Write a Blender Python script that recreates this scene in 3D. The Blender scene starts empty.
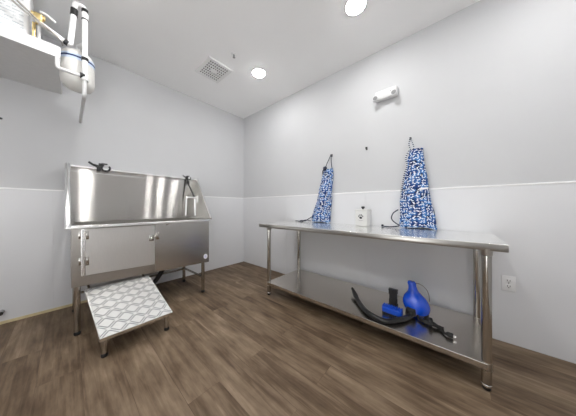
import bpy, bmesh, math, random
from math import sin, cos, pi, radians
from mathutils import Vector, Matrix
random.seed(7)
scene = bpy.context.scene
COL = scene.collection
H = 2.743            # ceiling height
PW = 1.221           # height of the wall panels
XR, YF = 4.30, -3.98 # far ends of the room

# ------------------------------------------------------------------ materials
def new_mat(name):
    m = bpy.data.materials.new(name); m.use_nodes = True
    nt = m.node_tree; b = nt.nodes['Principled BSDF']
    return m, nt, b

def N(nt, typ, **kw):
    n = nt.nodes.new(typ)
    for k, v in kw.items():
        if k.startswith('i_'):
            n.inputs[k[2:].replace('_', ' ')].default_value = v
        else:
            setattr(n, k, v)
    return n

def math_n(nt, op, a, b=None, c=None):
    n = nt.nodes.new('ShaderNodeMath'); n.operation = op
    for i, v in enumerate((a, b, c)):
        if v is None: continue
        if isinstance(v, (int, float)): n.inputs[i].default_value = v
        else: nt.links.new(v, n.inputs[i])
    return n.outputs[0]

def ramp(nt, fac, stops):
    r = nt.nodes.new('ShaderNodeValToRGB')
    while len(r.color_ramp.elements) < len(stops): r.color_ramp.elements.new(.5)
    for e, (p, c) in zip(r.color_ramp.elements, stops):
        e.position = p; e.color = (*c, 1)
    nt.links.new(fac, r.inputs[0])
    return r.outputs[0]

def plain(name, col, rough=.5, metal=0, noise=.04, scale=30, bump=0, spec=.5, coat=0):
    m, nt, b = new_mat(name)
    tc = N(nt, 'ShaderNodeTexCoord')
    nz = N(nt, 'ShaderNodeTexNoise', i_Scale=scale, i_Detail=4.0)
    nt.links.new(tc.outputs['Object'], nz.inputs['Vector'])
    lo = tuple(max(0, c * (1 - noise)) for c in col); hi = tuple(min(1, c * (1 + noise)) for c in col)
    nt.links.new(ramp(nt, nz.outputs['Fac'], [(.3, lo), (.7, hi)]), b.inputs['Base Color'])
    b.inputs['Roughness'].default_value = rough; b.inputs['Metallic'].default_value = metal
    b.inputs['Specular IOR Level'].default_value = spec
    b.inputs['Coat Weight'].default_value = coat
    if bump:
        bp = N(nt, 'ShaderNodeBump', i_Strength=bump, i_Distance=.002)
        nt.links.new(nz.outputs['Fac'], bp.inputs['Height']); nt.links.new(bp.outputs[0], b.inputs['Normal'])
    return m

def steel(name, col=(.62, .61, .59), rough=.28, aniso=0, tangent=(0, 0, 1), grain=(1, 1, 1), gs=60):
    """brushed stainless: streaky roughness, highlights drawn out across the brushing"""
    m, nt, b = new_mat(name)
    tc = N(nt, 'ShaderNodeTexCoord'); mp = N(nt, 'ShaderNodeMapping')
    mp.inputs['Scale'].default_value = grain
    nt.links.new(tc.outputs['Object'], mp.inputs['Vector'])
    nz = N(nt, 'ShaderNodeTexNoise', i_Scale=gs, i_Detail=3.0)
    nt.links.new(mp.outputs[0], nz.inputs['Vector'])
    lo = tuple(c * .97 for c in col); hi = tuple(min(1, c * 1.02) for c in col)
    nt.links.new(ramp(nt, nz.outputs['Fac'], [(.3, lo), (.7, hi)]), b.inputs['Base Color'])
    mr = N(nt, 'ShaderNodeMapRange'); mr.inputs['To Min'].default_value = rough * .94; mr.inputs['To Max'].default_value = rough * 1.06
    nt.links.new(nz.outputs['Fac'], mr.inputs['Value']); nt.links.new(mr.outputs[0], b.inputs['Roughness'])
    b.inputs['Metallic'].default_value = 1
    if aniso:
        b.inputs['Anisotropic'].default_value = aniso
        cx = N(nt, 'ShaderNodeCombineXYZ')
        for i in range(3): cx.inputs[i].default_value = tangent[i]
        nt.links.new(cx.outputs[0], b.inputs['Tangent'])
    return m

def brushed(name, col, rough, an, tangent=(0, 1, 0)):
    m, nt, b = new_mat(name)
    g = N(nt, 'ShaderNodeBsdfAnisotropic', distribution='GGX')
    tc = N(nt, 'ShaderNodeTexCoord'); mp = N(nt, 'ShaderNodeMapping'); mp.inputs['Scale'].default_value = (1, .15, 60)
    nt.links.new(tc.outputs['Object'], mp.inputs['Vector'])
    nz = N(nt, 'ShaderNodeTexNoise', i_Scale=4.0, i_Detail=2.0); nt.links.new(mp.outputs[0], nz.inputs['Vector'])
    nt.links.new(ramp(nt, nz.outputs['Fac'], [(.3, tuple(c * .97 for c in col)), (.7, tuple(min(1, c * 1.03) for c in col))]), g.inputs['Color'])
    g.inputs['Roughness'].default_value = rough; g.inputs['Anisotropy'].default_value = an
    cx = N(nt, 'ShaderNodeCombineXYZ')
    for i in range(3): cx.inputs[i].default_value = tangent[i]
    nt.links.new(cx.outputs[0], g.inputs['Tangent'])
    nt.links.new(g.outputs[0], nt.nodes['Material Output'].inputs[0]); nt.nodes.remove(b)
    return m

def floor_mat():
    m, nt, b = new_mat('vinyl_planks')
    tc = N(nt, 'ShaderNodeTexCoord')
    br = N(nt, 'ShaderNodeTexBrick', offset=.37, offset_frequency=2, squash=1)
    br.inputs['Scale'].default_value = 1; br.inputs['Mortar Size'].default_value = .0012
    br.inputs['Brick Width'].default_value = 1.22; br.inputs['Row Height'].default_value = .18
    br.inputs['Color1'].default_value = (0, 0, 0, 1); br.inputs['Color2'].default_value = (1, 1, 1, 1); br.inputs['Mortar'].default_value = (.5, .5, .5, 1)
    br.inputs['Bias'].default_value = 0
    nt.links.new(tc.outputs['Object'], br.inputs['Vector'])
    sep = N(nt, 'ShaderNodeSeparateXYZ'); nt.links.new(tc.outputs['Object'], sep.inputs[0])
    # grain drawn out along the planks, shifted per plank
    cmb = N(nt, 'ShaderNodeCombineXYZ')
    sepc = N(nt, 'ShaderNodeSeparateColor'); nt.links.new(br.outputs['Color'], sepc.inputs[0])
    shift = math_n(nt, 'MULTIPLY', sepc.outputs[0], 37.0)
    nt.links.new(math_n(nt, 'MULTIPLY_ADD', sep.outputs[0], 2.2, shift), cmb.inputs[0])
    nt.links.new(math_n(nt, 'MULTIPLY', sep.outputs[1], 34.0), cmb.inputs[1])
    nt.links.new(shift, cmb.inputs[2])
    g1 = N(nt, 'ShaderNodeTexNoise', i_Scale=1.0, i_Detail=8.0, i_Roughness=.62, i_Distortion=.6)
    nt.links.new(cmb.outputs[0], g1.inputs['Vector'])
    cmb2 = N(nt, 'ShaderNodeCombineXYZ')
    nt.links.new(math_n(nt, 'MULTIPLY_ADD', sep.outputs[0], 1.6, shift), cmb2.inputs[0])
    nt.links.new(math_n(nt, 'MULTIPLY', sep.outputs[1], 5.0), cmb2.inputs[1])
    g2 = N(nt, 'ShaderNodeTexNoise', i_Scale=1.7, i_Detail=4.0, i_Roughness=.6)
    nt.links.new(cmb2.outputs[0], g2.inputs['Vector'])
    f = math_n(nt, 'ADD', math_n(nt, 'MULTIPLY', g1.outputs['Fac'], .48), math_n(nt, 'MULTIPLY', g2.outputs['Fac'], .52))
    f = math_n(nt, 'ADD', f, math_n(nt, 'MULTIPLY', math_n(nt, 'SUBTRACT', sepc.outputs[0], .5), .09))
    c = ramp(nt, f, FLOOR_STOPS)
    mx = N(nt, 'ShaderNodeMix', data_type='RGBA', blend_type='MULTIPLY')
    nt.links.new(br.outputs['Fac'], mx.inputs[0]); nt.links.new(c, mx.inputs[6]); mx.inputs[7].default_value = (.72, .68, .66, 1)
    nt.links.new(mx.outputs[2], b.inputs['Base Color'])
    mr = N(nt, 'ShaderNodeMapRange'); mr.inputs['To Min'].default_value = .42; mr.inputs['To Max'].default_value = .6
    nt.links.new(g1.outputs['Fac'], mr.inputs['Value']); nt.links.new(mr.outputs[0], b.inputs['Roughness'])
    b.inputs['Specular IOR Level'].default_value = .22
    bp = N(nt, 'ShaderNodeBump', i_Strength=.25, i_Distance=.002)
    nt.links.new(g1.outputs['Fac'], bp.inputs['Height']); nt.links.new(bp.outputs[0], b.inputs['Normal'])
    return m
FLOOR_STOPS = [(.32, (.056, .035, .021)), (.44, (.120, .081, .050)), (.55, (.192, .137, .090)), (.70, (.320, .245, .172))]

def bone_mat():
    """navy and blue cloth scattered with little white bones"""
    m, nt, b = new_mat('bone_print_cloth')
    tc = N(nt, 'ShaderNodeTexCoord'); mp = N(nt, 'ShaderNodeMapping')
    mp.inputs['Scale'].default_value = (38, 38, 1)
    nt.links.new(tc.outputs['UV'], mp.inputs['Vector'])
    vo = N(nt, 'ShaderNodeTexVoronoi', voronoi_dimensions='2D', feature='F1'); vo.inputs['Scale'].default_value = 1; vo.inputs['Randomness'].default_value = .55
    nt.links.new(mp.outputs[0], vo.inputs['Vector'])
    sub = N(nt, 'ShaderNodeVectorMath', operation='SUBTRACT')
    nt.links.new(mp.outputs[0], sub.inputs[0]); nt.links.new(vo.outputs['Position'], sub.inputs[1])
    sc = N(nt, 'ShaderNodeSeparateColor'); nt.links.new(vo.outputs['Color'], sc.inputs[0])
    rot = N(nt, 'ShaderNodeVectorRotate', rotation_type='Z_AXIS')
    nt.links.new(sub.outputs[0], rot.inputs['Vector']); nt.links.new(math_n(nt, 'MULTIPLY', sc.outputs[0], 6.283), rot.inputs['Angle'])
    sx = N(nt, 'ShaderNodeSeparateXYZ'); nt.links.new(rot.outputs[0], sx.inputs[0])
    ax = math_n(nt, 'ABSOLUTE', sx.outputs[0]); ay = math_n(nt, 'ABSOLUTE', sx.outputs[1])
    shaft = math_n(nt, 'MULTIPLY', math_n(nt, 'LESS_THAN', ax, .27), math_n(nt, 'LESS_THAN', ay, .085))
    dx = math_n(nt, 'SUBTRACT', ax, .27); dy = math_n(nt, 'SUBTRACT', ay, .10)
    d = math_n(nt, 'ADD', math_n(nt, 'MULTIPLY', dx, dx), math_n(nt, 'MULTIPLY', dy, dy))
    bone = math_n(nt, 'MAXIMUM', shaft, math_n(nt, 'LESS_THAN', d, .0165))
    nz = N(nt, 'ShaderNodeTexNoise', i_Scale=9.0); nt.links.new(tc.outputs['UV'], nz.inputs['Vector'])
    base = ramp(nt, sc.outputs[1], [(0, (.004, .012, .055)), (.4, (.010, .05, .20)), (1, (.07, .22, .52))])
    mx = N(nt, 'ShaderNodeMix', data_type='RGBA')
    nt.links.new(bone, mx.inputs[0]); nt.links.new(base, mx.inputs[6]); mx.inputs[7].default_value = (.78, .83, .90, 1)
    nt.links.new(mx.outputs[2], b.inputs['Base Color'])
    b.inputs['Roughness'].default_value = .75; b.inputs['Specular IOR Level'].default_value = .25
    return m

def check_mat():
    m, nt, b = new_mat('checked_ribbon')
    tc = N(nt, 'ShaderNodeTexCoord')
    ck = N(nt, 'ShaderNodeTexWave', wave_type='BANDS', bands_direction='Z'); ck.inputs['Scale'].default_value = 16
    nt.links.new(tc.outputs['Object'], ck.inputs['Vector'])
    nt.links.new(ramp(nt, ck.outputs['Fac'], [(.45, (.012, .018, .05)), (.55, (.75, .78, .84))]), b.inputs['Base Color'])
    b.inputs['Roughness'].default_value = .8
    return m

def label_mat():
    m, nt, b = new_mat('printed_label')
    tc = N(nt, 'ShaderNodeTexCoord'); sp = N(nt, 'ShaderNodeSeparateXYZ'); nt.links.new(tc.outputs['Object'], sp.inputs[0])
    wv = N(nt, 'ShaderNodeTexWave', wave_type='BANDS', bands_direction='Z'); wv.inputs['Scale'].default_value = 14
    nt.links.new(tc.outputs['Object'], wv.inputs['Vector'])
    nz = N(nt, 'ShaderNodeTexNoise', i_Scale=55.0); nt.links.new(tc.outputs['Object'], nz.inputs['Vector'])
    f = math_n(nt, 'MULTIPLY', wv.outputs['Fac'], math_n(nt, 'GREATER_THAN', nz.outputs['Fac'], .47))
    nt.links.new(ramp(nt, f, [(.55, (.86, .88, .89)), (.8, (.60, .63, .66))]), b.inputs['Base Color'])
    b.inputs['Roughness'].default_value = .4
    return m

def emit(name, col, s):
    m, nt, b = new_mat(name)
    b.inputs['Base Color'].default_value = (.9, .9, .9, 1)
    b.inputs['Emission Color'].default_value = (*col, 1); b.inputs['Emission Strength'].default_value = s
    return m

M = dict(
    floor=floor_mat(),
    paint=plain('grey_wall_paint', (.58, .585, .595), .62, noise=.012, scale=3, spec=.3),
    panel=plain('white_wall_panel', (.715, .72, .735), .38, noise=.01, scale=3, spec=.4),
    trimw=plain('white_panel_trim', (.90, .90, .90), .35, noise=.01),
    ceil=plain('ceiling_paint', (.93, .93, .93), .8, noise=.01, scale=2, spec=.2),
    tan=plain('tan_bare_edge', (.66, .56, .33), .7, noise=.1, scale=20),
    white=plain('white_plastic', (.82, .82, .82), .38, noise=.01),
    offw=plain('offwhite_plastic', (.66, .66, .665), .4, noise=.01),
    pipew=plain('white_pipe', (.86, .86, .86), .35, noise=.01),
    pipeg=plain('grey_pipe', (.68, .68, .68), .4, noise=.03),
    enamel=plain('white_enamel', (.85, .855, .86), .3, noise=.01),
    tank=plain('offwhite_tank_paint', (.74, .73, .70), .4, noise=.03, scale=8),
    navy=plain('navy_band', (.01, .03, .14), .4),
    paleblue=plain('pale_blue_band', (.60, .70, .84), .4),
    brass=plain('brass', (.74, .58, .28), .4, metal=1, noise=.08),
    black=plain('black_plastic', (.012, .012, .013), .38, noise=.2),
    rubber=plain('black_rubber', (.018, .017, .017), .55, noise=.2),
    hose=plain('black_ribbed_hose', (.016, .016, .017), .3, noise=.2, coat=.3),
    dark=plain('cavity_shade', (.03, .03, .028), .7),  # near-black colour stands in for shade inside vent and socket openings
    blue=plain('glossy_blue_plastic', (.003, .085, .72), .12, noise=.06, coat=.6),
    blue2=plain('satin_blue_plastic', (.004, .08, .60), .3, noise=.1),
    cloth=bone_mat(), ribbon=check_mat(), label=label_mat(),
    cord=plain('navy_cord', (.02, .025, .05), .8, noise=.3),
    strap=plain('taupe_strap', (.22, .19, .15), .6),
    cream=plain('cream_ceramic', (.70, .70, .68), .3, noise=.03, scale=12),
    ink=plain('dark_print', (.03, .03, .035), .5), inkg=plain('grey_print', (.35, .35, .35), .5),
    sticker=plain('white_sticker', (.86, .86, .92), .4), stickblue=plain('blue_print', (.66, .66, .82), .4),
    lens=plain('clear_lens', (.28, .28, .28), .12, noise=.02),
    grey=plain('grey_plastic', (.30, .30, .30), .4),
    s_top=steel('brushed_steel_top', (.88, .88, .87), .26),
    s_edge=steel('shaded_edge_steel', (.46, .445, .42), .30),  # table steel again, darkened in colour for the shaded front face
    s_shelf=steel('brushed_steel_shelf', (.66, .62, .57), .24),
    s_panel=brushed('brushed_steel_panel', (.66, .645, .62), .18, .88),
    s_front=steel('satin_steel_front', (.66, .645, .62), .24),
    s_basin=steel('shaded_basin_steel', (.50, .48, .45), .35),  # lower colour puts the shade of the recess into the steel
    s_door=steel('brushed_steel_door', (.74, .73, .71), .36, .5, (0, 0, 1), (1, 14, 1), 22),
    s_frame=steel('satin_steel', (.49, .47, .44), .30),
    s_bright=steel('bright_steel', (.93, .93, .92), .25),
    s_tube=steel('steel_tube', (.54, .52, .485), .16),
    s_tread=steel('bright_tread_plate', (.90, .90, .89), .40),
    s_treadb=steel('shade_tread_bars', (.36, .36, .37), .30),  # dark colour stands in for the reflection contrast of the raised bars
    glow=emit('lamp_diffuser', (1.0, .995, .985), 102),
)

def glass_mat():
    m, nt, b = new_mat('window_glass')
    tr = N(nt, 'ShaderNodeBsdfTransparent'); gl = N(nt, 'ShaderNodeBsdfGlossy'); gl.inputs['Roughness'].default_value = .02
    fr = N(nt, 'ShaderNodeFresnel', i_IOR=1.35); mx = N(nt, 'ShaderNodeMixShader')
    nt.links.new(fr.outputs[0], mx.inputs[0]); nt.links.new(tr.outputs[0], mx.inputs[1]); nt.links.new(gl.outputs[0], mx.inputs[2])
    nt.links.new(mx.outputs[0], nt.nodes['Material Output'].inputs[0]); nt.nodes.remove(b)
    return m
M['glass'] = glass_mat(); M['frame'] = plain('grey_window_frame', (.45, .45, .46), .4, noise=.02)
WORLD = 3.4

# ------------------------------------------------------------------ mesh helpers
def base_loc(o):
    v = Vector((0, 0, 0))
    while o: v += o.location; o = o.parent
    return v

def link(name, bm, mat, parent=None, smooth=False, loc=None):
    """bm is in world coordinates; the object gets its own origin"""
    org = Vector(loc) if loc is not None else Vector((0, 0, 0))
    if parent is not None: org = base_loc(parent)
    bmesh.ops.recalc_face_normals(bm, faces=bm.faces[:])
    bmesh.ops.translate(bm, verts=bm.verts[:], vec=-org)
    me = bpy.data.meshes.new(name); bm.to_mesh(me); bm.free()
    for m in (mat if isinstance(mat, (list, tuple)) else [mat]): me.materials.append(M[m])
    if smooth:
        for p in me.polygons: p.use_smooth = True
        me.set_sharp_from_angle(angle=radians(38))
    o = bpy.data.objects.new(name, me); COL.objects.link(o)
    if parent is not None: o.parent = parent
    else: o.location = org
    return o

def thing(name, label, cat, loc, group=None):
    o = bpy.data.objects.new(name, None); COL.objects.link(o)
    o.location = loc; o.empty_display_size = .1
    tag(o, label, cat, group); return o

def tag(o, label, cat, group=None):
    o['label'] = label; o['category'] = cat
    if group: o['group'] = group
    return o

def struct(name, bm, mat, parent=None):
    o = link(name, bm, mat, parent)
    if parent is None: o['kind'] = 'structure'
    return o

def BM(): return bmesh.new()

def box(bm, x0, x1, y0, y1, z0, z1, bev=0, seg=2, mi=0):
    r = bmesh.ops.create_cube(bm, size=1)
    vs = r['verts']
    bmesh.ops.scale(bm, vec=(x1 - x0, y1 - y0, z1 - z0), verts=vs)
    bmesh.ops.translate(bm, vec=((x0 + x1) / 2, (y0 + y1) / 2, (z0 + z1) / 2), verts=vs)
    fs = {f for v in vs for f in v.link_faces}
    if bev:
        es = list({e for v in vs for e in v.link_edges})
        rb = bmesh.ops.bevel(bm, geom=es, offset=bev, segments=seg, affect='EDGES', profile=.5)
        fs = set(rb['faces']) | {f for f in fs if f.is_valid}
    for f in fs: f.material_index = mi
    return bm

def hexa(bm, pts):
    """eight corners: bottom ring then top ring"""
    v = [bm.verts.new(p) for p in pts]
    for q in ((0, 1, 2, 3), (7, 6, 5, 4), (0, 4, 5, 1), (1, 5, 6, 2), (2, 6, 7, 3), (3, 7, 4, 0)):
        bm.faces.new([v[i] for i in q])
    return bm

def prism(bm, poly, axis, a, b):
    """poly: 2-D outline; extruded along axis from a to b"""
    def P(u, v, w):
        return {0: (w, u, v), 1: (u, w, v), 2: (u, v, w)}[axis]
    A = [bm.verts.new(P(u, v, a)) for u, v in poly]; B = [bm.verts.new(P(u, v, b)) for u, v in poly]
    bm.faces.new(A); bm.faces.new(B[::-1])
    n = len(poly)
    for i in range(n): bm.faces.new((A[i], B[i], B[(i + 1) % n], A[(i + 1) % n]))
    return bm

def frame_at(t):
    t = t.normalized()
    u = Vector((0, 0, 1)) if abs(t.z) < .9 else Vector((1, 0, 0))
    a = t.cross(u).normalized(); return a, t.cross(a).normalized()

def tube(bm, pts, r, seg=14, caps=True, ribs=0):
    pts = [Vector(p) for p in pts]; n = len(pts)
    rr = r if isinstance(r, (list, tuple)) else [r] * n
    t0 = (pts[1] - pts[0]).normalized(); a, b = frame_at(t0); rings = []
    for i, p in enumerate(pts):
        t = (pts[min(i + 1, n - 1)] - pts[max(i - 1, 0)]).normalized()
        q = t0.rotation_difference(t); a = q @ a; b = q @ b; t0 = t
        rings.append([bm.verts.new(p + (a * cos(2 * pi * k / seg) + b * sin(2 * pi * k / seg)) * rr[i]) for k in range(seg)])
    for i in range(n - 1):
        for k in range(seg):
            bm.faces.new((rings[i][k], rings[i][(k + 1) % seg], rings[i + 1][(k + 1) % seg], rings[i + 1][k]))
    if caps: bm.faces.new(rings[0][::-1]); bm.faces.new(rings[-1])
    return bm

def smooth_path(pts, k=8):
    pts = [Vector(p) for p in pts]; out = []
    P = [pts[0] * 2 - pts[1]] + pts + [pts[-1] * 2 - pts[-2]]
    for i in range(1, len(P) - 2):
        for j in range(k):
            t = j / k; p0, p1, p2, p3 = P[i - 1], P[i], P[i + 1], P[i + 2]
            out.append(.5 * ((2 * p1) + (p2 - p0) * t + (2 * p0 - 5 * p1 + 4 * p2 - p3) * t * t + (3 * p1 - p0 - 3 * p2 + p3) * t ** 3))
    return out + [pts[-1]]

def round_path(pts, r=.02, k=5):
    pts = [Vector(p) for p in pts]; out = [pts[0]]
    for i in range(1, len(pts) - 1):
        a, b, c = pts[i - 1], pts[i], pts[i + 1]
        p = b + (a - b).normalized() * r; q = b + (c - b).normalized() * r
        for j in range(k + 1):
            t = j / k; out.append((1 - t) ** 2 * p + 2 * t * (1 - t) * b + t * t * q)
    return out + [pts[-1]]

def lathe(bm, prof, c, seg=28, axis='Z'):
    """prof: (radius, height) pairs about an upright axis through c"""
    c = Vector(c); rings = []
    def P(r, h, k):
        x, y = r * cos(2 * pi * k / seg), r * sin(2 * pi * k / seg)
        return c + Vector({'Z': (x, y, h), 'X': (h, x, y), 'Y': (x, h, y)}[axis])
    for r, h in prof:
        rings.append([bm.verts.new(P(0, h, 0))] if r < 1e-6 else [bm.verts.new(P(r, h, k)) for k in range(seg)])
    for A, B in zip(rings, rings[1:]):
        for k in range(seg):
            k2 = (k + 1) % seg
            if len(A) == 1 and len(B) > 1: bm.faces.new((A[0], B[k2], B[k]))
            elif len(B) == 1 and len(A) > 1: bm.faces.new((A[k], A[k2], B[0]))
            elif len(A) > 1: bm.faces.new((A[k], A[k2], B[k2], B[k]))
    if len(rings[0]) > 1: bm.faces.new(rings[0][::-1])
    if len(rings[-1]) > 1: bm.faces.new(rings[-1])
    return bm

# ------------------------------------------------------------------ the room
T = .12
struct('floor', box(BM(), -T, XR + T, YF - T, T, -.1, 0), 'floor')
struct('ceiling', box(BM(), -T, XR + T, YF - T, T, H, H + .1), 'ceil')
wl = struct('wall_left', box(BM(), -T, 0, YF - T, T, 0, H), 'paint')
wb = struct('wall_back', box(BM(), 0, XR, 0, T, 0, H), 'paint')
VY0, VY1, VZ0, VZ1 = -3.86, -2.50, .25, 2.55  # unseen window added to the right wall for fill light, near the front corner
bm = BM(); box(bm, XR, XR + T, YF - T, VY0, 0, H); box(bm, XR, XR + T, VY1, T, 0, H); box(bm, XR, XR + T, VY0, VY1, 0, VZ0); box(bm, XR, XR + T, VY0, VY1, VZ1, H)
wr = struct('wall_right', bm, 'paint')
def window(bm_axis, name, a0, a1, z0, z1, plane, n):
    bm = BM(); w = .05
    def bar(p0, p1, q0, q1):
        if bm_axis == 0: box(bm, plane, plane + .05, p0, p1, q0, q1, .004)
        else: box(bm, p0, p1, plane - .05, plane, q0, q1, .004)
    bar(a0, a1, z0, z0 + w); bar(a0, a1, z1 - w, z1)
    for i in range(n + 1):
        c = a0 + w / 2 + (a1 - a0 - w) * i / n; bar(c - w / 2, c + w / 2, z0 + w, z1 - w)
    f = struct(name, bm, 'frame')
    for i in range(n):
        c0 = a0 + w / 2 + (a1 - a0 - w) * i / n + w / 2; c1 = a0 + w / 2 + (a1 - a0 - w) * (i + 1) / n - w / 2
        bm = BM()
        if bm_axis == 0: vv = [(plane + .025, c0, z0 + w), (plane + .025, c1, z0 + w), (plane + .025, c1, z1 - w), (plane + .025, c0, z1 - w)]
        else: vv = [(c0, plane - .025, z0 + w), (c1, plane - .025, z0 + w), (c1, plane - .025, z1 - w), (c0, plane - .025, z1 - w)]
        bm.faces.new([bm.verts.new(p) for p in vv])
        link('glass_pane', bm, 'glass', f)
    return f
# front wall; its unseen glazed door is added to let in fill light
bm = BM(); box(bm, 0, 2.55, YF - T, YF, 0, H); box(bm, 3.47, XR, YF - T, YF, 0, H); box(bm, 2.55, 3.47, YF - T, YF, 2.06, H)
wf = struct('wall_front', bm, 'paint')
window(0, 'fill_window_1', VY0, VY1, VZ0, VZ1, XR + .03, 1)
dr = window(1, 'fill_door_1', 2.555, 3.465, .008, 2.052, YF - .03, 1)
bm = tube(BM(), round_path([(3.425, YF - .031, .90), (3.425, YF + .03, .90), (3.425, YF + .03, 1.20), (3.425, YF - .031, 1.20)], .02), .011, 12)
link('door_handle', bm, 's_bright', dr, True)
# white panels, 1.22 m high, with thin joint bars and a cap
PT = .0025
link('wall_panel', box(BM(), 0, PT, YF, 0, .012, PW - .012), 'panel', wl)
link('wall_panel', box(BM(), PT, XR, -PT, 0, .004, PW - .012), 'panel', wb)
link('panel_cap', box(BM(), 0, .006, YF, 0, PW - .013, PW, .002), 'trimw', wl)
link('panel_cap', box(BM(), .006, XR, -.006, 0, PW - .013, PW, .002), 'trimw', wb)
for y in (-3.53, -2.312, -1.093): link('joint_bar', box(BM(), PT - .001, .004, y - .006, y + .006, .012, PW - .013, .001), 'panel', wl)
for x in (1.072, 2.291): link('joint_bar', box(BM(), x - .006, x + .006, -.004, -PT + .001, .004, PW - .013, .001), 'panel', wb)
link('corner_bar', box(BM(), PT, .014, -.014, -PT, .004, PW, .003), 'panel', wb)
o = struct('trim_1', box(BM(), 0, .006, YF, -1.75, 0, .026, .001), 'tan')
struct('baseboard_left', box(BM(), 0, .005, -1.75, -.014, 0, .014), 'panel')

# ------------------------------------------------------------------ ceiling lights
def downlight(x, y, lab):
    t = thing('recessed_downlight', lab, 'ceiling light', (x, y, H), 'round ceiling downlights')
    bm = lathe(BM(), [(.092, -.0005), (.092, -.004), (.088, -.007), (.078, -.007), (.076, -.003)], (x, y, H), 40)
    link('trim_ring', bm, 'white', t, True)
    bm = lathe(BM(), [(.076, -.004), (.072, -.011), (.05, -.015), (.02, -.0165), (0, -.017)], (x, y, H), 32)
    link('diffuser', bm, 'glow', t, True)
LX = (1.19, 2.43, 3.67)
downlight(LX[0], -.632, 'round white downlight glowing on the ceiling next to the square air vent')
downlight(LX[1], -.632, 'round white downlight glowing at the top edge of the photo, nearer the camera')
downlight(LX[2], -.632, 'round white downlight on the ceiling outside the frame, near the right wall')
downlight(LX[0], -1.97, 'round white downlight on the ceiling outside the frame, opposite the steel tub')
downlight(LX[1], -1.97, 'round white downlight on the ceiling outside the frame, above the camera')
downlight(LX[2], -1.97, 'round white downlight on the ceiling outside the frame, behind the camera on the right')

for x, w in zip(LX, ('left', 'middle', 'right')):  # extra unseen row, added to brighten the left wall
    downlight(x, -3.31, 'unseen round white downlight added for fill light, %s of the row by the added window' % w)

# air vent
vx0, vx1, vy0, vy1 = .62, .985, -1.18, -.875
t = thing('air_vent', 'square white ceiling air vent with a perforated grille and round centre cap', 'air vent', ((vx0 + vx1) / 2, (vy0 + vy1) / 2, H))
bm = BM(); w = .034
for a in ((vx0, vx1, vy0, vy0 + w), (vx0, vx1, vy1 - w, vy1), (vx0, vx0 + w, vy0 + w, vy1 - w), (vx1 - w, vx1, vy0 + w, vy1 - w)):
    box(bm, *a, H - .016, H - .0005, .004)
link('frame', bm, 'white', t)
link('shade_backing', box(BM(), vx0 + w, vx1 - w, vy0 + w, vy1 - w, H - .004, H - .001), 'dark', t)  # dark sheet in place of the shade behind the grille
bm = BM(); n = 7; ax, bx, ay, by = vx0 + w, vx1 - w, vy0 + w, vy1 - w
for i in range(n + 1):
    x = ax + (bx - ax) * i / n; box(bm, x - .0085, x + .0085, ay, by, H - .014, H - .009)
for i in range(n + 3):
    y = ay + (by - ay) * i / (n + 2); box(bm, ax, bx, y - .0052, y + .0052, H - .0142, H - .0092)
link('grille', bm, 'white', t)
lathe(bm := BM(), [(.036, -.008), (.036, -.017), (.028, -.022), (0, -.023)], ((ax + bx) / 2, (ay + by) / 2, H), 24)
link('centre_cap', bm, 'white', t, True)

# sprinkler
t = thing('fire_sprinkler', 'tiny ceiling fire sprinkler between the air vent and the top of the photo', 'sprinkler', (1.212, -1.008, H))
link('escutcheon', lathe(BM(), [(.032, -.0005), (.031, -.004), (.014, -.009), (0, -.009)], (1.212, -1.008, H), 24), 'white', t, True)
bm = lathe(BM(), [(.008, -.008), (.008, -.022), (.004, -.026), (.004, -.034), (.014, -.036), (.014, -.039), (0, -.039)], (1.212, -1.008, H), 16)
link('sprinkler_head', bm, 'grey', t, True)

# emergency light on the back wall
t = thing('emergency_light', 'white twin-head emergency light high on the right-hand wall', 'emergency light', (2.52, 0, 2.22))
bm = BM(); box(bm, 2.415, 2.625, -.058, -.001, 2.180, 2.272, .012, 3)
link('housing', bm, 'offw', t, True)
for x in (2.424, 2.600):
    lathe(bm := BM(), [(.026, 0), (.028, -.012), (.028, -.026), (.024, -.029)], (x, -.054, 2.198), 24, 'Y')
    hd = link('lamp_head', bm, 'offw', t, True)
    lathe(bm := BM(), [(.022, -.0275), (.018, -.024), (.010, -.021), (0, -.020)], (x, -.056, 2.198), 24, 'Y')
    link('lens', bm, 'lens', hd, True)
link('test_button', lathe(BM(), [(.005, 0), (.005, -.004), (0, -.005)], (2.566, -.057, 2.235), 12, 'Y'), 'grey', t)

# outlet
ox, oz = 3.372, .461
t = thing('wall_outlet', 'white double power outlet low on the right wall beside the table leg', 'outlet', (ox, 0, oz))
link('cover_plate', box(BM(), ox - .0365, ox + .0365, -.0095, -PT, oz - .058, oz + .058, .003), 'white', t, True)
for dz in (-.021, .021):
    bm = lathe(BM(), [(.0175, 0), (.0175, -.003), (.016, -.004), (0, -.004)], (ox, -.0092, oz + dz), 20, 'Y')
    rc = link('receptacle', bm, 'white', t, True)
    bm = BM()
    for dx in (-.0065, .0065): box(bm, ox + dx - .0014, ox + dx + .0014, -.0138, -.0131, oz + dz - .003, oz + dz + .008)
    box(bm, ox - .0025, ox + .0025, -.0138, -.0131, oz + dz - .012, oz + dz - .007)
    link('slots', bm, 'dark', rc)
link('screw', lathe(BM(), [(.0035, 0), (.0035, -.001), (0, -.0012)], (ox, -.0094, oz), 10, 'Y'), 'grey', t)

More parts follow.
